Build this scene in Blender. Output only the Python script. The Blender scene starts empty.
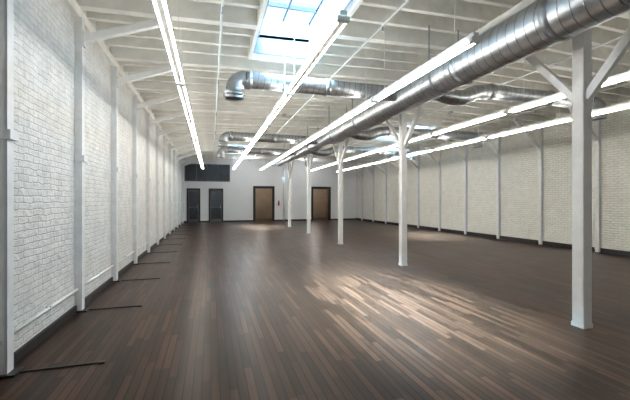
import bpy, bmesh, math, random
from mathutils import Vector, Matrix
random.seed(4)
C = bpy.context.scene.collection
PI = math.pi
XL, XR, YF, YB = -1.75, 10.6, -3.0, 24.7
XC = 4.22
def zb(x): return 4.10 + 0.17*(1-abs(x-4.41)/6.16)      # underside of joists
JD = 0.38                                              # beam depth
def zd(x): return zb(x)+JD                              # underside of deck

# ---------------------------------------------------------------- materials
def mat(name):
    m = bpy.data.materials.new(name); m.use_nodes = True
    nt = m.node_tree; b = nt.nodes['Principled BSDF']
    return m, nt, b
def N(nt, t, **kw):
    n = nt.nodes.new(t)
    for k, v in kw.items():
        if k in n.inputs.keys(): n.inputs[k].default_value = v
        else: setattr(n, k, v)
    return n
def coords(nt, order):
    tc = N(nt, 'ShaderNodeTexCoord'); s = N(nt, 'ShaderNodeSeparateXYZ'); c = N(nt, 'ShaderNodeCombineXYZ')
    nt.links.new(tc.outputs['Object'], s.inputs[0])
    for i, a in enumerate(order):
        if a in 'XYZ': nt.links.new(s.outputs[a], c.inputs[i])
    return c.outputs[0], tc
def M(nt, op, a, b=None, c=None):
    n = nt.nodes.new('ShaderNodeMath'); n.operation = op
    for i, v in enumerate((a, b, c)):
        if v is None: continue
        if isinstance(v, (int, float)): n.inputs[i].default_value = v
        else: nt.links.new(v, n.inputs[i])
    return n.outputs[0]
def paint(name, col, rough=0.6, var=0.08, scale=6.0, metallic=0.0, bump=0.1):
    m, nt, b = mat(name)
    tc = N(nt, 'ShaderNodeTexCoord'); no = N(nt, 'ShaderNodeTexNoise', Scale=scale, Detail=5.0)
    nt.links.new(tc.outputs['Object'], no.inputs['Vector'])
    r = N(nt, 'ShaderNodeValToRGB')
    r.color_ramp.elements[0].position = .3; r.color_ramp.elements[1].position = .7
    r.color_ramp.elements[0].color = (*[c*(1-var) for c in col], 1); r.color_ramp.elements[1].color = (*[min(1, c*(1+var*.5)) for c in col], 1)
    nt.links.new(no.outputs['Fac'], r.inputs[0]); nt.links.new(r.outputs[0], b.inputs['Base Color'])
    b.inputs['Roughness'].default_value = rough; b.inputs['Metallic'].default_value = metallic
    if bump:
        bp = N(nt, 'ShaderNodeBump', Strength=bump, Distance=.005)
        nt.links.new(no.outputs['Fac'], bp.inputs['Height']); nt.links.new(bp.outputs[0], b.inputs['Normal'])
    return m
def brick_mat(name, order, c1, c2, cm, ms=.010, grime=.78, mb=.6, bs=.9):
    m, nt, b = mat(name)
    v, tc = coords(nt, order)
    dn = N(nt, 'ShaderNodeTexNoise', Scale=8.0, Detail=4.0); nt.links.new(tc.outputs['Object'], dn.inputs['Vector'])
    dm = N(nt, 'ShaderNodeVectorMath', operation='SCALE'); dm.inputs['Scale'].default_value = .05
    nt.links.new(dn.outputs['Color'], dm.inputs[0])
    ad = N(nt, 'ShaderNodeVectorMath', operation='ADD'); nt.links.new(v, ad.inputs[0]); nt.links.new(dm.outputs[0], ad.inputs[1])
    br = N(nt, 'ShaderNodeTexBrick'); nt.links.new(ad.outputs[0], br.inputs['Vector'])
    for k, val in {'Scale':1.0, 'Mortar Size':ms, 'Mortar Smooth':1.0, 'Brick Width':.20, 'Row Height':.068, 'Bias':0.0}.items(): br.inputs[k].default_value = val
    br.inputs['Color1'].default_value = (*c1, 1); br.inputs['Color2'].default_value = (*c2, 1); br.inputs['Mortar'].default_value = (*cm, 1)
    n2 = N(nt, 'ShaderNodeTexNoise', Scale=3.4, Detail=10.0, Roughness=.8); nt.links.new(tc.outputs['Object'], n2.inputs['Vector'])
    rp = N(nt, 'ShaderNodeValToRGB'); rp.color_ramp.elements[0].position = .38; rp.color_ramp.elements[1].position = .56
    rp.color_ramp.elements[0].color = (grime, grime, grime, 1); rp.color_ramp.elements[1].color = (1, 1, 1, 1)
    nt.links.new(n2.outputs['Fac'], rp.inputs[0])
    mx = N(nt, 'ShaderNodeMix', data_type='RGBA', blend_type='MULTIPLY'); mx.inputs['Factor'].default_value = 1
    nt.links.new(br.outputs['Color'], mx.inputs['A']); nt.links.new(rp.outputs[0], mx.inputs['B'])
    nt.links.new(mx.outputs['Result'], b.inputs['Base Color'])
    b.inputs['Roughness'].default_value = .5
    n3 = N(nt, 'ShaderNodeTexNoise', Scale=15.0, Detail=7.0); nt.links.new(tc.outputs['Object'], n3.inputs['Vector'])
    h = M(nt, 'MULTIPLY_ADD', br.outputs['Fac'], -mb, n3.outputs['Fac'])
    bp = N(nt, 'ShaderNodeBump', Strength=bs, Distance=.022)
    nt.links.new(h, bp.inputs['Height']); nt.links.new(bp.outputs[0], b.inputs['Normal'])
    return m
def floor_mat():
    m, nt, b = mat('dark_hardwood_planks')
    tc = N(nt, 'ShaderNodeTexCoord'); s = N(nt, 'ShaderNodeSeparateXYZ'); nt.links.new(tc.outputs['Object'], s.inputs[0])
    xr = M(nt, 'DIVIDE', s.outputs['X'], .07); row = M(nt, 'FLOOR', xr); fx = M(nt, 'FRACT', xr)
    wn = N(nt, 'ShaderNodeTexWhiteNoise', noise_dimensions='1D'); nt.links.new(row, wn.inputs['W'])
    yr = M(nt, 'ADD', M(nt, 'DIVIDE', s.outputs['Y'], .8), M(nt, 'MULTIPLY', wn.outputs['Value'], 7.3)); col = M(nt, 'FLOOR', yr)
    cc = N(nt, 'ShaderNodeCombineXYZ'); nt.links.new(row, cc.inputs[0]); nt.links.new(col, cc.inputs[1])
    w2 = N(nt, 'ShaderNodeTexWhiteNoise', noise_dimensions='2D'); nt.links.new(cc.outputs[0], w2.inputs['Vector'])
    rnd = w2.outputs['Value']
    seam = M(nt, 'LESS_THAN', M(nt, 'MINIMUM', fx, M(nt, 'SUBTRACT', 1, fx)), .07)
    rp = N(nt, 'ShaderNodeValToRGB'); e = rp.color_ramp.elements
    e[0].color = (.0190, .0083, .0048, 1); e[1].color = (.082, .0375, .0225, 1)
    x = e.new(.5); x.color = (.038, .0170, .0099, 1)
    nt.links.new(rnd, rp.inputs[0])
    mp = N(nt, 'ShaderNodeMapping'); mp.inputs['Scale'].default_value = (45, 1.2, 1)
    nt.links.new(tc.outputs['Object'], mp.inputs['Vector'])
    gr = N(nt, 'ShaderNodeTexNoise', Scale=1.0, Detail=6.0); nt.links.new(mp.outputs[0], gr.inputs['Vector'])
    gr2 = N(nt, 'ShaderNodeMapRange'); gr2.inputs['From Min'].default_value = .3; gr2.inputs['From Max'].default_value = .7
    gr2.inputs['To Min'].default_value = .75; gr2.inputs['To Max'].default_value = 1.25
    nt.links.new(gr.outputs['Fac'], gr2.inputs['Value'])
    vm = N(nt, 'ShaderNodeVectorMath', operation='SCALE'); nt.links.new(rp.outputs[0], vm.inputs[0]); nt.links.new(gr2.outputs[0], vm.inputs['Scale'])
    mx = N(nt, 'ShaderNodeMix', data_type='RGBA'); nt.links.new(seam, mx.inputs['Factor'])
    nt.links.new(vm.outputs[0], mx.inputs['A']); mx.inputs['B'].default_value = (.004, .002, .0014, 1)
    nt.links.new(mx.outputs['Result'], b.inputs['Base Color'])
    n2 = N(nt, 'ShaderNodeTexNoise', Scale=1.7, Detail=5.0); nt.links.new(tc.outputs['Object'], n2.inputs['Vector'])
    ro = M(nt, 'MULTIPLY_ADD', n2.outputs['Fac'], .06, .29)
    nt.links.new(ro, b.inputs['Roughness'])
    b.inputs['Specular IOR Level'].default_value = .16
    b.inputs['Specular Tint'].default_value = (1.0, .86, .76, 1)
    return m
def spiral_mat():
    m, nt, b = mat('galvanised_spiral_duct')
    uv = N(nt, 'ShaderNodeUVMap'); s = N(nt, 'ShaderNodeSeparateXYZ'); nt.links.new(uv.outputs[0], s.inputs[0])
    f = M(nt, 'FRACT', M(nt, 'ADD', s.outputs['X'], s.outputs['Y']))
    r = N(nt, 'ShaderNodeValToRGB'); e = r.color_ramp.elements
    e[0].position = .43; e[0].color = (0, 0, 0, 1); e[1].position = .57; e[1].color = (0, 0, 0, 1)
    x = e.new(.5); x.color = (1, 1, 1, 1)
    nt.links.new(f, r.inputs[0])
    bp = N(nt, 'ShaderNodeBump', Strength=.4, Distance=.009); nt.links.new(r.outputs[0], bp.inputs['Height']); nt.links.new(bp.outputs[0], b.inputs['Normal'])
    tc = N(nt, 'ShaderNodeTexCoord'); no = N(nt, 'ShaderNodeTexNoise', Scale=7.0, Detail=6.0); nt.links.new(tc.outputs['Object'], no.inputs['Vector'])
    c = N(nt, 'ShaderNodeValToRGB'); c.color_ramp.elements[0].position = .3; c.color_ramp.elements[1].position = .7
    c.color_ramp.elements[0].color = (.43, .455, .48, 1); c.color_ramp.elements[1].color = (.62, .65, .68, 1)
    nt.links.new(no.outputs['Fac'], c.inputs[0])
    mx = N(nt, 'ShaderNodeMix', data_type='RGBA', blend_type='MULTIPLY')
    nt.links.new(r.outputs[0], mx.inputs['Factor']); nt.links.new(c.outputs[0], mx.inputs['A']); mx.inputs['B'].default_value = (.32, .33, .36, 1)
    nt.links.new(mx.outputs['Result'], b.inputs['Base Color'])
    b.inputs['Metallic'].default_value = .94; b.inputs['Roughness'].default_value = .38
    return m
def board_mat():
    m, nt, b = mat('shade_toned_roof_boards')
    v, tc = coords(nt, 'XYZ')
    sx = N(nt, 'ShaderNodeSeparateXYZ'); nt.links.new(v, sx.inputs[0])
    fr = M(nt, 'FRACT', M(nt, 'DIVIDE', sx.outputs['X'], .14))
    rp = N(nt, 'ShaderNodeValToRGB'); e = rp.color_ramp.elements
    e[0].color = (.10, .09, .08, 1); e[1].position = .10; e[1].color = (.40, .385, .34, 1)  # white boards coloured darker to stand in for shade between joists
    nt.links.new(fr, rp.inputs[0])
    no = N(nt, 'ShaderNodeTexNoise', Scale=2.5, Detail=6.0); nt.links.new(tc.outputs['Object'], no.inputs['Vector'])
    r2 = N(nt, 'ShaderNodeValToRGB'); r2.color_ramp.elements[0].color = (.75, .74, .7, 1); r2.color_ramp.elements[1].color = (1, 1, 1, 1)
    nt.links.new(no.outputs['Fac'], r2.inputs[0])
    mx = N(nt, 'ShaderNodeMix', data_type='RGBA', blend_type='MULTIPLY'); mx.inputs['Factor'].default_value = 1
    nt.links.new(rp.outputs[0], mx.inputs['A']); nt.links.new(r2.outputs[0], mx.inputs['B'])
    nt.links.new(mx.outputs['Result'], b.inputs['Base Color']); b.inputs['Roughness'].default_value = .7
    return m
def emit(name, col, st):
    m, nt, b = mat(name)
    b.inputs['Base Color'].default_value = (.9, .9, .9, 1)
    b.inputs['Emission Color'].default_value = (*col, 1); b.inputs['Emission Strength'].default_value = st
    return m
def glass_mat(name, tint, gloss=.12, rough=.05, gcol=(1, 1, 1)):
    m = bpy.data.materials.new(name); m.use_nodes = True; nt = m.node_tree; nt.nodes.clear()
    o = nt.nodes.new('ShaderNodeOutputMaterial'); t = nt.nodes.new('ShaderNodeBsdfTransparent'); g = nt.nodes.new('ShaderNodeBsdfGlossy')
    t.inputs[0].default_value = (*tint, 1); g.inputs['Roughness'].default_value = rough; g.inputs['Color'].default_value = (*gcol, 1)
    mx = nt.nodes.new('ShaderNodeMixShader'); mx.inputs[0].default_value = gloss
    nt.links.new(t.outputs[0], mx.inputs[1]); nt.links.new(g.outputs[0], mx.inputs[2]); nt.links.new(mx.outputs[0], o.inputs[0])
    return m

M_brL = brick_mat('white_painted_brick', 'YZ0', (.82, .815, .795), (.77, .765, .745), (.71, .705, .69), .009, .80, .34, .9)
M_brR = brick_mat('warm_lit_painted_brick', 'YZ0', (.89, .87, .80), (.84, .82, .75), (.69, .665, .60), .012, .90, .55)  # white brick with the warm fluorescent light put into its colour
M_floor = floor_mat(); M_duct = spiral_mat(); M_board = board_mat()
M_joist = paint('painted_joist_wood', (.89, .875, .815), .65, .12, 5)
M_beam = paint('painted_beam_wood', (.92, .91, .86), .6, .08, 5)
M_post = paint('painted_post_wood', (.92, .92, .91), .5, .06, 8)
M_steel = paint('painted_wall_steel', (.80, .81, .82), .45, .10, 9)
M_pipe = paint('painted_pipe', (.84, .84, .83), .4, .05, 9)
M_plaster = paint('white_plaster', (.93, .935, .94), .7, .02, 2)
M_base = paint('black_baseboard', (.014, .012, .012), .55, .2, 6)
M_black = paint('black_steel_and_strip', (.012, .012, .013), .4, .2, 20)
M_frame = paint('dark_door_frame', (.010, .009, .009), .4, .1, 8)
M_wframe = paint('grey_window_frame', (.10, .10, .105), .4, .1, 8)
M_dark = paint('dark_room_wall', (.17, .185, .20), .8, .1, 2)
M_tan = paint('tan_room_wall', (.36, .285, .21), .7, .1, 2)
M_doorwood = paint('brown_door_wood', (.12, .075, .05), .45, .25, 4)
M_metal = paint('galvanised_fitting', (.52, .55, .58), .38, .15, 12, .94)
M_house = paint('white_fixture_enamel', (.80, .80, .78), .35, .03, 4)
M_tube = emit('lit_fluorescent_tube', (1.0, .965, .89), 42)
M_glass = glass_mat('skylight_glass', (.94, .97, 1))
M_fglass = glass_mat('fill_window_glass', (.9, .85, .78))
M_dglass = glass_mat('smoked_glass', (.48, .50, .52), .06, .3, (.8, .9, 1))
M_sky = paint('skylight_curb_shade', (.38, .44, .52), .6, .05, 3)  # white well walls tinted blue-grey, their shade put into the colour
M_bar = paint('skylight_bar_paint', (.08, .09, .11), .5, .05, 3)
M_red = paint('red_enamel', (.36, .015, .015), .3, .05, 3)
M_dim = paint('grey_duct_throat', (.16, .165, .17), .6, .1, 3)

# ---------------------------------------------------------------- mesh helpers
def box(bm, x0, x1, y0, y1, z0, z1, bev=0):
    b2 = bmesh.new()
    r = bmesh.ops.create_cube(b2, size=1)
    for v in r['verts']:
        v.co = Vector(((x0+x1)/2+v.co.x*(x1-x0), (y0+y1)/2+v.co.y*(y1-y0), (z0+z1)/2+v.co.z*(z1-z0)))
    if bev: bmesh.ops.bevel(b2, geom=list(b2.edges), offset=bev, segments=1, affect='EDGES')
    me = bpy.data.meshes.new('t'); b2.to_mesh(me); b2.free(); bm.from_mesh(me); bpy.data.meshes.remove(me)
def bar(bm, p, q, w, h, up=Vector((0, 0, 1)), bev=0):
    p = Vector(p); q = Vector(q); d = q-p; L = d.length; d.normalize()
    s = d.cross(up).normalized(); u = s.cross(d).normalized()
    b2 = bmesh.new(); r = bmesh.ops.create_cube(b2, size=1)
    for v in r['verts']: v.co = (p+q)/2 + s*v.co.x*w + d*v.co.y*L + u*v.co.z*h
    if bev: bmesh.ops.bevel(b2, geom=list(b2.edges), offset=bev, segments=1, affect='EDGES')
    bmesh.ops.recalc_face_normals(b2, faces=b2.faces)
    me = bpy.data.meshes.new('t'); b2.to_mesh(me); b2.free(); bm.from_mesh(me); bpy.data.meshes.remove(me)
def sweep(bm, pts, rads, seg=24, pitch=.12, caps=False):
    pts = [Vector(p) for p in pts]
    if not isinstance(rads, (list, tuple)): rads = [rads]*len(pts)
    uvl = bm.loops.layers.uv.verify()
    t0 = (pts[1]-pts[0]).normalized()
    u = t0.cross(Vector((0, 0, 1)))
    if u.length < .01: u = t0.cross(Vector((1, 0, 0)))
    u.normalize(); rings = []; s = 0; prev = t0
    for i, p in enumerate(pts):
        if i == 0: t = t0
        elif i == len(pts)-1: t = (p-pts[i-1]).normalized()
        else: t = ((p-pts[i-1]).normalized()+(pts[i+1]-p).normalized()).normalized()
        u = (prev.rotation_difference(t) @ u); u = (u-t*u.dot(t)).normalized(); w = t.cross(u); prev = t
        if i: s += (p-pts[i-1]).length
        rings.append(([bm.verts.new(p+(u*math.cos(2*PI*k/seg)+w*math.sin(2*PI*k/seg))*rads[i]) for k in range(seg)], s))
    for (a, sa), (b, sb) in zip(rings, rings[1:]):
        for k in range(seg):
            f = bm.faces.new((a[k], a[(k+1) % seg], b[(k+1) % seg], b[k])); f.smooth = True
            for l, uv in zip(f.loops, ((k/seg, sa/pitch), ((k+1)/seg, sa/pitch), ((k+1)/seg, sb/pitch), (k/seg, sb/pitch))): l[uvl].uv = uv
    if caps:
        bm.faces.new(list(reversed(rings[0][0]))); bm.faces.new(rings[-1][0])
def obj(name, bm, m, parent=None):
    bmesh.ops.recalc_face_normals(bm, faces=bm.faces)
    me = bpy.data.meshes.new(name); bm.to_mesh(me); bm.free()
    o = bpy.data.objects.new(name, me); C.objects.link(o); me.materials.append(m)
    if parent: o.parent = parent
    return o
def tag(o, label, cat, group=None):
    o['label'] = label; o['category'] = cat
    if group: o['group'] = group
    return o
def struct(o): o['kind'] = 'structure'; return o
def thing(name, loc, label=None, cat=None, group=None):
    o = bpy.data.objects.new(name, None); C.objects.link(o); o.location = loc; o.empty_display_size = .2
    if label: tag(o, label, cat, group)
    return o
def dup(root, loc, label):
    r = root.copy(); C.objects.link(r); r.location = loc; r['label'] = label
    for ch in list(root.children):
        c = ch.copy(); C.objects.link(c); c.parent = r
        for g in list(ch.children):
            d = g.copy(); C.objects.link(d); d.parent = c
    return r
def B(): return bmesh.new()
ORD = ['nearest', 'second', 'third', 'fourth', 'fifth', 'sixth', 'seventh', 'eighth', 'ninth', 'tenth', 'eleventh', 'twelfth', 'thirteenth']

# ---------------------------------------------------------------- room shell
b = B(); box(b, XL-.3, XR+.3, YF-.2, YB+3.2, -.2, 0); struct(obj('floor', b, M_floor))
b = B(); box(b, XL-.3, XL, YF-.2, YB+3.2, 0, 5.0); struct(obj('wall_left', b, M_brL))
b = B(); box(b, XR, XR+.3, YF-.2, YB+3.2, 0, 5.0); struct(obj('wall_right', b, M_brR))
def holed(b, x0, x1, z0, z1, y0, y1, holes):
    xs = sorted({x0, x1, *[h[0] for h in holes], *[h[1] for h in holes]}); zs = sorted({z0, z1, *[h[2] for h in holes], *[h[3] for h in holes]})
    for xa, xb in zip(xs, xs[1:]):
        for z_a, z_b in zip(zs, zs[1:]):
            cx, cz = (xa+xb)/2, (z_a+z_b)/2
            if any(h[0] < cx < h[1] and h[2] < cz < h[3] for h in holes): continue
            box(b, xa, xb, y0, y1, z_a, z_b)
back_holes = [(-1.47, -.77, 0, 2.2), (-.07, .72, 0, 2.2), (2.95, 4.2, 0, 2.35), (7.18, 8.43, 0, 2.35), (-1.68, 1.25, 2.75, 3.92)]
b = B(); holed(b, XL, XR, 0, 4.9, YB, YB+.15, back_holes); struct(obj('wall_back', b, M_plaster))
front_holes = [(-1.2, 1.8, .8, 3.2), (2.6, 6.0, .8, 3.2), (6.8, 10.0, .8, 3.2)]  # front window openings added out of view to let in fill daylight
b = B(); holed(b, XL, XR, 0, 4.9, YF-.15, YF, front_holes); struct(obj('wall_front', b, M_plaster))
for i, h in enumerate(front_holes):
    t = struct(thing('window_%d' % (i+2), (h[0], YF-.08, h[2])))
    W, H = h[1]-h[0], h[3]-h[2]
    b = B(); box(b, 0, W, -.03, .03, 0, .06); box(b, 0, W, -.03, .03, H-.06, H); box(b, 0, .06, -.03, .03, .06, H-.06); box(b, W-.06, W, -.03, .03, .06, H-.06)
    box(b, W/2-.02, W/2+.02, -.02, .02, .06, H-.06)
    obj('window_frame', b, M_frame, t)
    b = B(); box(b, .06, W-.06, -.004, .004, .06, H-.06); obj('pane', b, M_fglass, t)
# rooms behind the back wall
b = B(); box(b, 2.2, 9.2, YB+3.0, YB+3.1, 0, 2.9); box(b, 2.1, 2.2, YB+.15, YB+3.1, 0, 2.9); box(b, 9.2, 9.3, YB+.15, YB+3.1, 0, 2.9); box(b, 2.1, 9.3, YB+.15, YB+3.1, 2.9, 3.0)
struct(obj('wall_back_room', b, M_tan))
b = B(); box(b, XL, 2.1, YB+1.8, YB+1.9, 0, 4.9); box(b, 1.95, 2.1, YB+.15, YB+1.8, 0, 4.9); box(b, XL, 1.95, YB+.15, YB+1.8, 2.45, 2.55); box(b, XL, 2.1, YB+.15, YB+1.9, 4.4, 4.5)
struct(obj('wall_dark_room', b, M_dark))

# skylights
SKY = [(.78, 1.84, 3.0, 6.6), (.78, 1.84, 17.4, 20.6), (6.9, 8.0, 11.2, 14.0)]
xs = sorted({XL, XR, 4.41, *[s[0] for s in SKY], *[s[1] for s in SKY]}); ys = sorted({YF-.15, YB+.15, *[s[2] for s in SKY], *[s[3] for s in SKY]})
b = B()
for xa, xb in zip(xs, xs[1:]):
    for ya, yb in zip(ys, ys[1:]):
        if any(s[0] < (xa+xb)/2 < s[1] and s[2] < (ya+yb)/2 < s[3] for s in SKY): continue
        vv = [b.verts.new((x, y, zd(x)+dz)) for dz in (0, .06) for (x, y) in ((xa, ya), (xb, ya), (xb, yb), (xa, yb))]
        for f in ((3, 2, 1, 0), (4, 5, 6, 7), (0, 1, 5, 4), (1, 2, 6, 5), (2, 3, 7, 6), (3, 0, 4, 7)): b.faces.new([vv[i] for i in f])
struct(obj('ceiling', b, M_board))
sl = ['long skylight of pale blue panes over the near left lights', 'far skylight at the back end of the left light rows', 'skylight above the right side of the room']
for (x0, x1, y0, y1), lab in zip(SKY, sl):
    t = thing('skylight', (x0, y0, zd(x0)), lab, 'skylight')
    W, L, H = x1-x0, y1-y0, .38
    b = B(); e = .05
    box(b, -e, 0, -e, L+e, -.28, H); box(b, W, W+e, -e, L+e, -.28, H); box(b, 0, W, -e, 0, -.28, H); box(b, 0, W, L, L+e, -.28, H)
    obj('curb', b, M_sky, t)
    b = B()
    for xx in (-e-.06, W+e): box(b, xx, xx+.06, -e-.06, L+e+.06, -.39, -.06)
    for yy in (-e-.06, L+e): box(b, -e, W+e, yy, yy+.06, -.39, -.06)
    obj('curb_trim', b, M_beam, t)
    b = B(); n = int(L/.45)
    for k in range(1, n):
        y = L*k/n; box(b, 0, W, y-.02, y+.02, H-.04, H+.03)
    box(b, W/2-.018, W/2+.018, .03, L-.03, H-.035, H+.025); box(b, -e, .02, -e, L+e, H+.0, H+.04); box(b, W-.02, W+e, -e, L+e, H+.0, H+.04)
    obj('glazing_bar', b, M_bar, t)
    b = B(); box(b, 0, W, 0, L, H+.03, H+.036); obj('pane', b, M_glass, t)

# joists and deeper cross beams
jmesh = {}
def joist(x0, x1, y, side, big):
    key = (round(x0, 2), round(x1, 2), big)
    if key not in jmesh:
        bm = B(); t = .065 if big else .036; z0 = 0 if big else .07
        vv = [bm.verts.new((x, s*t, zb(x)+dz)) for (x, dz) in ((x0, z0), (x1, z0), (x1, JD), (x0, JD)) for s in (-1, 1)]
        for f in ((0, 2, 3, 1), (2, 4, 5, 3), (4, 6, 7, 5), (6, 0, 1, 7), (0, 6, 4, 2), (1, 3, 5, 7)): bm.faces.new([vv[i] for i in f])
        o = obj('cross_beam' if big else 'ceiling_joist', bm, M_beam if big else M_joist); jmesh[key] = o
    else:
        o = jmesh[key].copy(); C.objects.link(o)
    o.location = (0, y, 0)
    k = 'deep cream cross beam' if big else 'thin cream joist'; cat = 'beam' if big else 'joist'; g = 'cross beams' if big else 'joists'
    w = {'L': ('spanning from the left wall to the post row', 'left of the posts'), 'R': ('spanning from the post row to the right wall', 'right of the posts'),
         'a': ('cut short between left wall and a skylight', 'beside left skylights'), 'b': ('cut short between a left skylight and post row', 'right of left skylights'),
         'c': ('cut short between post row and right skylight', 'left of right skylight'), 'd': ('cut short between right skylight and right wall', 'right of right skylight')}[side]
    tag(o, k+' '+w[0], cat, g+' '+w[1])
CY = [3.65+1.8*k for k in range(12)]
JS = .45
for n in range(-14, 47):
    y = 3.65+JS*n
    if y > YB-.1: break
    big = n % 4 == 0
    hit = lambda s: s[2]-.18 < y < s[3]+.18
    sk = [s for s in SKY[:2] if hit(s)]
    if sk: joist(XL, sk[0][0]-.11, y, 'a', big); joist(sk[0][1]+.11, 4.40, y, 'b', big)
    else: joist(XL, 4.40, y, 'L', big)
    s = SKY[2]
    if hit(s): joist(4.42, s[0]-.11, y, 'c', big); joist(s[1]+.11, XR, y, 'd', big)
    else: joist(4.42, XR, y, 'R', big)
b = B(); box(b, XC-.08, XC+.08, YF, YB, 3.90, zb(XC)-.002, .006); tag(obj('ridge_beam', b, M_post), 'long white timber beam carried by the row of posts', 'beam')
# trims
b = B(); box(b, XL, XL+.03, YF, YB, 0, .09); struct(obj('baseboard_left', b, M_base))
b = B(); box(b, XR-.03, XR, YF, YB, 0, .14); struct(obj('baseboard_right', b, M_base))
b = B()
for xa, xb in ((XL+.03, -1.55), (-.69, -.15), (.8, 2.82), (4.33, 7.05), (8.56, XR-.03)): box(b, xa, xb, YB-.02, YB, 0, .10)
struct(obj('baseboard_back', b, M_base))
for nm, xa, xb in (('trim_1', XL, XL+.06), ('trim_2', XR-.06, XR)):
    b = B(); box(b, xa, xb, YF, YB, zb(XL)-.14, zb(XL)-.005); struct(obj(nm, b, M_joist))

# ---------------------------------------------------------------- back wall doors and window
def door(n, h, kind):
    x0, x1, _, H = h; W = x1-x0
    t = struct(thing('door_%d' % n, (x0, YB, 0)))
    b = B(); f = .08 if kind == 'glass' else .13
    box(b, -f, 0.02, -.03, .16, 0, H+f); box(b, W-.02, W+f, -.03, .16, 0, H+f); box(b, 0, W, -.03, .16, H-.04, H+f)
    obj('door_frame', b, M_frame, t)
    if kind == 'glass':
        b = B(); box(b, 0.02, .08, .03, .07, 0, H-.04); box(b, W-.08, W-.02, .03, .07, 0, H-.04); box(b, .08, W-.08, .03, .07, H-.12, H-.04); box(b, .08, W-.08, .03, .07, 0, .2); box(b, .08, W-.08, .03, .07, .98, 1.05)
        leaf = obj('door_leaf', b, M_wframe, t)
        b = B(); box(b, .07, W-.07, .045, .055, .19, H-.1); obj('pane', b, M_dglass, leaf)
        b = B(); sweep(b, [(W-.1, .03, .95), (W-.1, -.03, .97), (W-.1, -.03, 1.17), (W-.1, .03, 1.19)], .01, 8); obj('handle', b, M_metal, leaf)
    else:
        b = B(); box(b, 0.02, .065, .17, .17+W*.95, .01, H-.06, .004); leaf = obj('door_leaf', b, M_doorwood, t)
        b = B(); sweep(b, [(.065, .17+W*.87, 1.0), (.13, .17+W*.87, 1.0), (.13, .17+W*.77, 1.0)], .011, 8); obj('handle', b, M_metal, leaf)
door(1, back_holes[0], 'glass'); door(2, back_holes[1], 'glass'); door(3, back_holes[2], 'open'); door(4, back_holes[3], 'open')
h = back_holes[4]; t = struct(thing('window_1', (h[0], YB, h[2]))); W, H = h[1]-h[0], h[3]-h[2]
b = B(); box(b, 0, W, -.02, .05, 0, .06); box(b, 0, W, -.02, .05, H-.06, H); box(b, 0, .06, -.02, .05, .06, H-.06); box(b, W-.06, W, -.02, .05, .06, H-.06)
for k in (1, 2, 3): box(b, W*k/4-.03, W*k/4+.03, -.02, .05, .06, H-.06)
obj('window_frame', b, M_wframe, t)
b = B(); box(b, .06, W-.06, .01, .02, .06, H-.06); obj('pane', b, M_dglass, t)
# fire extinguisher, conduit
t = thing('fire_extinguisher', (4.62, YB-.055, 1.1), 'small red fire extinguisher on the back wall between open doors', 'fire extinguisher')
b = B(); sweep(b, [(0, 0, 0), (0, 0, .015), (0, 0, .27), (0, 0, .31), (0, 0, .335)], [.04, .055, .055, .03, .02], 16, caps=True); obj('cylinder', b, M_red, t)
b = B(); box(b, -.022, .022, -.022, .018, .335, .36); bar(b, (0, -.018, .375), (0, .05, .395), .016, .016); obj('valve', b, M_black, t)
b = B(); sweep(b, [(0, .0, .345), (.055, -.015, .33), (.07, -.02, .22), (.066, -.015, .07)], .009, 8); obj('hose', b, M_black, t)
t = thing('sprinkler_riser', (4.98, YB-.07, 0), 'white vertical pipe rising on the back wall beside the fire extinguisher', 'pipe')
b = B(); sweep(b, [(0, 0, 0), (0, 0, 4.1)], .035, 12, caps=True); obj('pipe', b, M_pipe, t)
for z in (.8, 2.0, 3.2):
    b = B(); box(b, -.055, .055, -.045, .07, z, z+.04, .004); obj('pipe_clamp', b, M_steel, t)

# ---------------------------------------------------------------- timber posts
PY = [3.08, 7.12, 11.16, 15.2, 19.2]
def make_post():
    t = thing('timber_post', (XC, PY[0], 0))
    w = .07
    b = B(); box(b, -w, w, -w, w, 0, 3.9, .008); obj('shaft', b, M_post, t)
    for s in (-1, 1):
        b = B(); bar(b, (0, s*.06, 2.70), (0, s*1.05, 3.875), .07, .085, bev=.005); obj('knee_brace', b, M_post, t)
    b = B(); box(b, -w-.006, w+.006, -w-.006, w+.006, 0, .05, .002); obj('base_collar', b, M_post, t)
    return t
p0 = make_post()
for i, yy in enumerate(PY):
    lab = ['nearest white square timber post, large at the right', 'second white timber post, beside the bright floor patch', 'third white timber post in the row under the duct',
           'fourth white timber post in the row toward the doors', 'farthest white timber post, close to the open brown doors'][i]
    if i == 0: tag(p0, lab, 'post', 'timber posts in a row')
    else: dup(p0, (XC, yy, 0), lab)

# ---------------------------------------------------------------- wall columns
def make_col(side):
    s = side
    t = thing('wall_column', (0, 0, 0), 'x', 'wall column', 'steel columns on the left wall' if s > 0 else 'steel columns on the right wall')
    b = B(); w, d = .05, .085
    def bx2(a0, a1, *r): box(b, min(s*a0, s*a1), max(s*a0, s*a1), *r)
    H = zb(XL)-.145
    bx2(.002, d, -w, -w+.016, 0, H); bx2(.002, d, w-.016, w, 0, H); bx2(d-.016, d+.004, -w, w, 0, H)
    obj('shaft', b, M_steel, t)
    b = B(); bx2(.031, .15, -.085, .085, 0, .018); obj('base_plate', b, M_black, t)
    b = B(); bx2(.01, .12, -w-.02, w+.02, 2.02, 2.10); obj('bracket', b, M_steel, t)
    b = B(); sweep(b, [(s*.04, w+.03, .09), (s*.04, w+.03, H)], .017, 10, caps=True); obj('conduit', b, M_pipe, t)
    return t
cl, cr = make_col(1), make_col(-1)
cl.location = (XL, CY[0], 0); cr.location = (XR, CY[0], 0)
for i, yy in enumerate(CY):
    ll = '%s pale grey steel column on the left white brick wall' % ORD[i]; rl = '%s slim steel column on the right brick wall' % ORD[i]
    if i == 0: cl['label'] = ll; cr['label'] = rl
    else: dup(cl, (XL, yy, 0), ll); dup(cr, (XR, yy, 0), rl)
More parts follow.
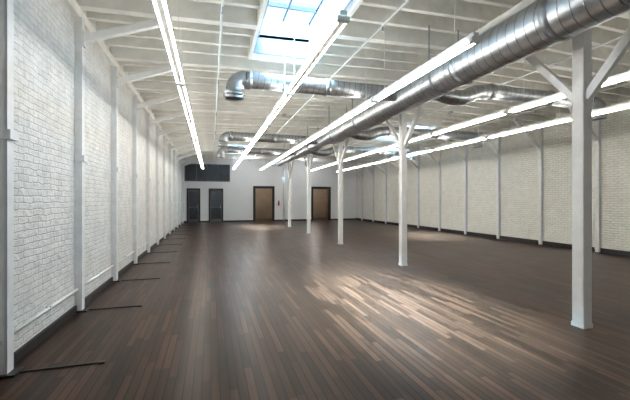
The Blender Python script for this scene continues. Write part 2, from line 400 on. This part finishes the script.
def brace(x0, z0, x1, z1, nm, lab, grp):
    t = thing(nm, (x0, 0, z0), lab, 'brace', grp)
    b = B(); bar(b, (0, 0, 0), (x1-x0, 0, z1-z0), .08, .10, bev=.004); obj('arm', b, M_post, t)
    s = 1 if x1 > x0 else -1
    b = B(); box(b, min(0, s*.02), max(0, s*.02), -.05, .05, -.1, .1); obj('wall_plate', b, M_steel, t)
    b = B(); box(b, (x1-x0)-.08, (x1-x0)+.08, -.055, .055, z1-z0-.02, z1-z0+.05); obj('joist_plate', b, M_steel, t)
    return t
bl = brace(XL+.09, 3.68, -.62, 4.08, 'knee_brace', 'x', 'knee braces of the left wall')
brr = brace(XR-.09, 3.2, 9.5, 4.08, 'knee_brace', 'x', 'knee braces of the right wall')
for i, yy in enumerate(CY):
    ll = '%s white knee brace rising from the left brick wall to the joists' % ORD[i]; rl = '%s cream knee brace rising from the right wall to the joists' % ORD[i]
    if i == 0: bl.location.y = yy; brr.location.y = yy; bl['label'] = ll; brr['label'] = rl
    else: dup(bl, (XL+.09, yy, 3.68), ll); dup(brr, (XR-.09, yy, 3.2), rl)
# thin raised black strips on the floor at the left columns
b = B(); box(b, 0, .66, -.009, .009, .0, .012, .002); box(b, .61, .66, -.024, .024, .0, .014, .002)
f0 = tag(obj('floor_strip', b, M_black), 'x', 'metal bar', 'black strips on the floor along the left wall')
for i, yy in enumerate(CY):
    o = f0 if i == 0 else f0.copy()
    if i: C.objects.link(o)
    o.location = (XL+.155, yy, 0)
    o['label'] = '%s thin black strip on the floor at a left wall column' % ORD[i]
# low conduit on left wall per bay
edges = [YF] + CY + [YB]
for i, (a, c) in enumerate(zip(edges, edges[1:])):
    L = c-a-.14; t = thing('wall_pipe', (XL+.03, a+.09, .30), ('%s stretch of thin white pipe running low along the left brick wall' % ORD[i]), 'pipe', 'low pipe stretches on the left wall')
    b = B(); sweep(b, [(0, 0, 0), (0, L, 0)], .017, 10, caps=True); obj('pipe', b, M_pipe, t)
    b = B(); box(b, -.03, .02, L/2-.015, L/2+.015, -.024, .024); obj('pipe_clamp', b, M_steel, t)

# ---------------------------------------------------------------- fluorescent fixtures
LZ = 3.22; FL = 2.42
def make_fix():
    t = thing('fluorescent_light', (0, 0, LZ), 'x', 'ceiling light', 'hanging fluorescent strip lights')
    b = B()
    prof = [(-.024, -.002), (-.034, .02), (-.034, .085), (.034, .085), (.034, .02), (.024, -.002)]
    for (xa, za), (xb, zb_) in zip(prof, prof[1:]+prof[:1]):
        b.faces.new([b.verts.new(p) for p in ((xa, .01, za), (xb, .01, zb_), (xb, FL-.01, zb_), (xa, FL-.01, za))])
    for yy in (.01, FL-.01): b.faces.new([b.verts.new((x, yy, z)) for x, z in prof])
    bmesh.ops.remove_doubles(b, verts=b.verts, dist=.0005)
    obj('housing', b, M_house, t)
    for s in (-1, 1):
        b = B(); sweep(b, [(s*.044, .06, .0), (s*.044, FL-.06, .0)], .009, 10, caps=True); obj('tube', b, M_tube, t)
    for yy in (.03, FL-.03):
        b = B(); box(b, -.062, .062, yy-.028, yy+.028, -.018, .03, .003); obj('lamp_holder', b, M_house, t)
    for yy in (.35, FL-.35):
        b = B(); sweep(b, [(0, yy, .08), (0, yy, zb(1.2)-LZ+.04)], .006, 6); obj('hanger_rod', b, M_pipe, t)
    return t
f = make_fix()
rows = [(-.43, 'leftmost hanging row'), (1.21, 'row hanging under the skylights'), (2.73, 'row beside the big round duct'), (5.62, 'row just right of the posts'), (7.40, 'rightmost hanging row')]
first = True
for x, nm in rows:
    for k in range(7):
        lab = '%s lit fluorescent light in the %s' % (ORD[k], nm)
        loc = (x, 3.1+k*2.44, LZ)
        if first: f.location = loc; f['label'] = lab; first = False
        else: dup(f, loc, lab)

# ---------------------------------------------------------------- ducts: one bolted network
DX, DZ = 3.66, 3.52
def ring(t, p, d, r, w=.05, name='coupling'):
    p = Vector(p); d = Vector(d).normalized()
    b = B(); sweep(b, [p-d*w, p-d*w*.9, p-d*w*.2, p, p+d*w*.2, p+d*w*.9, p+d*w], [r+.002, r+.010, r+.010, r+.018, r+.010, r+.010, r+.002], 28)
    obj(name, b, M_metal, t)
D = thing('ventilation_duct', (DX, 0, DZ), 'large silver spiral duct running the length of the room with side branches', 'duct')
b = B(); sweep(b, [(0, -2.6, 0), (0, 3, 0), (0, 10.3, 0)], .27, 36, .13); T1 = obj('trunk', b, M_duct, D)
b = B(); sweep(b, [(0, 10.3, 0), (0, 10.35, 0), (0, 10.75, 0), (0, 10.8, 0)], [.275, .272, .2, .2], 36, .5); obj('reducer', b, M_metal, D)
b = B(); sweep(b, [(0, 10.8, 0), (0, 15.2, 0)], .195, 32, .13); T2 = obj('trunk', b, M_duct, D)
b = B(); sweep(b, [(0, 15.2, 0), (0, 15.5, 0)], [.2, .15], 32, .5); obj('reducer', b, M_metal, D)
b = B(); sweep(b, [(0, 15.5, 0), (0, 19.3, 0)], .148, 28, .13, caps=True); T3 = obj('trunk', b, M_duct, D)
for yy in (-1.0, 1.4, 2.9, 4.4, 7.4, 8.9): ring(T1, (0, yy, 0), (0, 1, 0), .27)
for yy in (11.8, 13.4): ring(T2, (0, yy, 0), (0, 1, 0), .195)
for yy in (2.2, 4.9, 8.1, 9.9, 12.6, 17.2):
    r = .27 if yy < 10.3 else (.195 if yy < 15 else .148)
    b = B(); zt = zb(DX)-DZ+.08
    arc = [(-r-.01, yy, zt)]+[(math.cos(a)*(r+.012), yy, math.sin(a)*(r+.012)) for a in [PI+PI*k/14 for k in range(15)]]+[(r+.01, yy, zt)]
    for p, q in zip(arc, arc[1:]): bar(b, p, q, .03, .003, up=Vector((0, 1, .001)))
    obj('hanger_strap', b, M_metal, D)
def arcpts(c, r, a0, a1, n, ex, ez):
    return [Vector(c)+Vector(ex)*math.cos(a0+(a1-a0)*k/n)*r+Vector(ez)*math.sin(a0+(a1-a0)*k/n)*r for k in range(n+1)]
def outlet(P, x, y, zz, r):
    pr = [(0, .004), (.03, .004), (.035, .026), (.055, .026), (.06, .006), (.085, .006), (.09, .024), (.105, .024), (.11, .004), (.15, .004), (.155, .016), (.165, .016)]
    b = B(); sweep(b, [(x, y, zz-d) for d, _ in pr], [r+e for _, e in pr], 28, .5)
    obj('outlet_collar', b, M_metal, P)
    b = B(); sweep(b, [(x, y, zz-.14), (x, y, zz-.143)], r*.98, 24, caps=True); obj('damper', b, M_dim, P)
def left_branch(yy, r0, r, xe=.38, dz=.03):
    L = DX-xe; R = r*1.3
    b = B(); sweep(b, [(-r0*.93, yy, dz), (-L+R+.05, yy, dz)], r, 28, .11); P = obj('side_branch', b, M_duct, D)
    b = B(); sweep(b, arcpts((-L+R, yy, dz-R), R, PI/2, PI, 5, (1, 0, 0), (0, 0, 1)), r+.004, 28, .6); obj('elbow', b, M_metal, P)
    ring(P, (-L+R+.06, yy, dz), (1, 0, 0), r); ring(P, (-L/2, yy, dz), (1, 0, 0), r)
    outlet(P, -L, yy, dz-R, r)
left_branch(6.06, .27, .14); left_branch(11.55, .195, .14); left_branch(14.7, .195, .13)
def right_branch(yy, r0, r, xe):
    L = xe-DX
    pts = [Vector((r0*.93+k*.08, yy, -.10*math.sin(min(1, k/12)*PI)+.08*max(0, min(1, (k-8)/8)))) for k in range(17)]
    x = pts[-1].x
    b = B(); sweep(b, [(x, yy, .08), (L-.3, yy, .08)], r, 28, .11); P = obj('side_branch', b, M_duct, D)
    b = B(); sweep(b, pts, r, 28, .11); obj('flexible_neck', b, M_duct, P)
    ring(P, (x, yy, .08), (1, 0, 0), r); ring(P, ((x+L)/2, yy, .08), (1, 0, 0), r)
    R = r*1.3
    b = B(); sweep(b, arcpts((L-.3, yy, .08-R), R, PI/2, 0, 5, (1, 0, 0), (0, 0, 1)), r+.004, 28, .6); obj('elbow', b, M_metal, P)
    outlet(P, L-.3+R, yy, .08-R, r)
right_branch(5.55, .27, .14, 8.2); right_branch(9.6, .27, .14, 8.6); right_branch(13.55, .195, .13, 8.6)

# ---------------------------------------------------------------- sprinkler pipes
for x, lab in ((.15, 'thin white sprinkler pipe under the joists left of the skylight'), (2.55, 'thin white sprinkler pipe left of the main duct'), (6.5, 'thin white sprinkler pipe right of the posts'), (9.0, 'thin white sprinkler pipe nearest the right wall')):
    t = thing('sprinkler_pipe', (x, 0, zb(x)-.019), lab, 'pipe', 'sprinkler pipes under the joists')
    b = B(); sweep(b, [(0, YF, 0), (0, YB, 0)], .018, 10, caps=True); obj('pipe', b, M_pipe, t)
    for k in range(8):
        y = 1.9+3.0*k
        b = B(); sweep(b, [(0, y, -.015), (0, y, -.09), (0, y, -.093), (0, y, -.10)], [.009, .009, .026, .026], 10, caps=True); obj('sprinkler_head', b, M_metal, t)
for i, (x, k) in enumerate(((.35, 3), (2.2, 4), (2.0, 6), (7.0, 3), (6.0, 5))):
    y = CY[k]
    b = B(); box(b, x-.06, x+.06, y-.05, y+.05, zb(x)-.06, zb(x)+.001, .006)
    tag(obj('junction_box', b, M_metal), ['small grey junction box under joists, nearest left wall', 'small grey junction box between left light rows and duct', 'small grey junction box far down the left ceiling', 'small grey junction box above the rightmost lights', 'small grey junction box above lights right of posts'][i], 'junction box')

# ---------------------------------------------------------------- light
w = bpy.data.worlds.new('sky'); bpy.context.scene.world = w; w.use_nodes = True
bg = w.node_tree.nodes['Background']; bg.inputs[0].default_value = (.80, .90, 1.0, 1); bg.inputs[1].default_value = 1.4
s = bpy.data.lights.new('sun', 'SUN'); s.energy = 300; s.angle = math.radians(30); s.color = (.56, .87, 1)
so = bpy.data.objects.new('sun', s); C.objects.link(so)
d = Vector((1.3, .3, -4.5)); so.rotation_euler = d.to_track_quat('-Z', 'Y').to_euler()
for i, (x, dy, z, e) in enumerate(((3.6, 1.6, 2.5, 34), (7.8, 1.6, 2.5, 34), (.2, 1.0, 2.2, 14), (-.2, 1.0, 4.1, 8), (6.4, -1.9, 3.9, 45), (2.4, -1.9, 3.9, 45))):  # unseen point lights added to brighten the back rooms and back wall
    p = bpy.data.lights.new('fill_light', 'POINT'); p.energy = e; p.color = (1, .94, .87) if i in (0, 1) else (.92, .96, 1); p.shadow_soft_size = .03 if i > 3 else .1
    po = bpy.data.objects.new('fill_light', p); C.objects.link(po); po.location = (x, YB+dy, z)
bpy.context.scene.view_settings.view_transform = 'Standard'
cam = bpy.data.cameras.new('camera'); cam.lens = 20.0; cam.sensor_width = 36; cam.clip_end = 200
co = bpy.data.objects.new('camera', cam); C.objects.link(co); co.location = (0, 0, 1.5)
co.rotation_euler = (PI/2, 0, -math.atan(104/350)); bpy.context.scene.camera = co
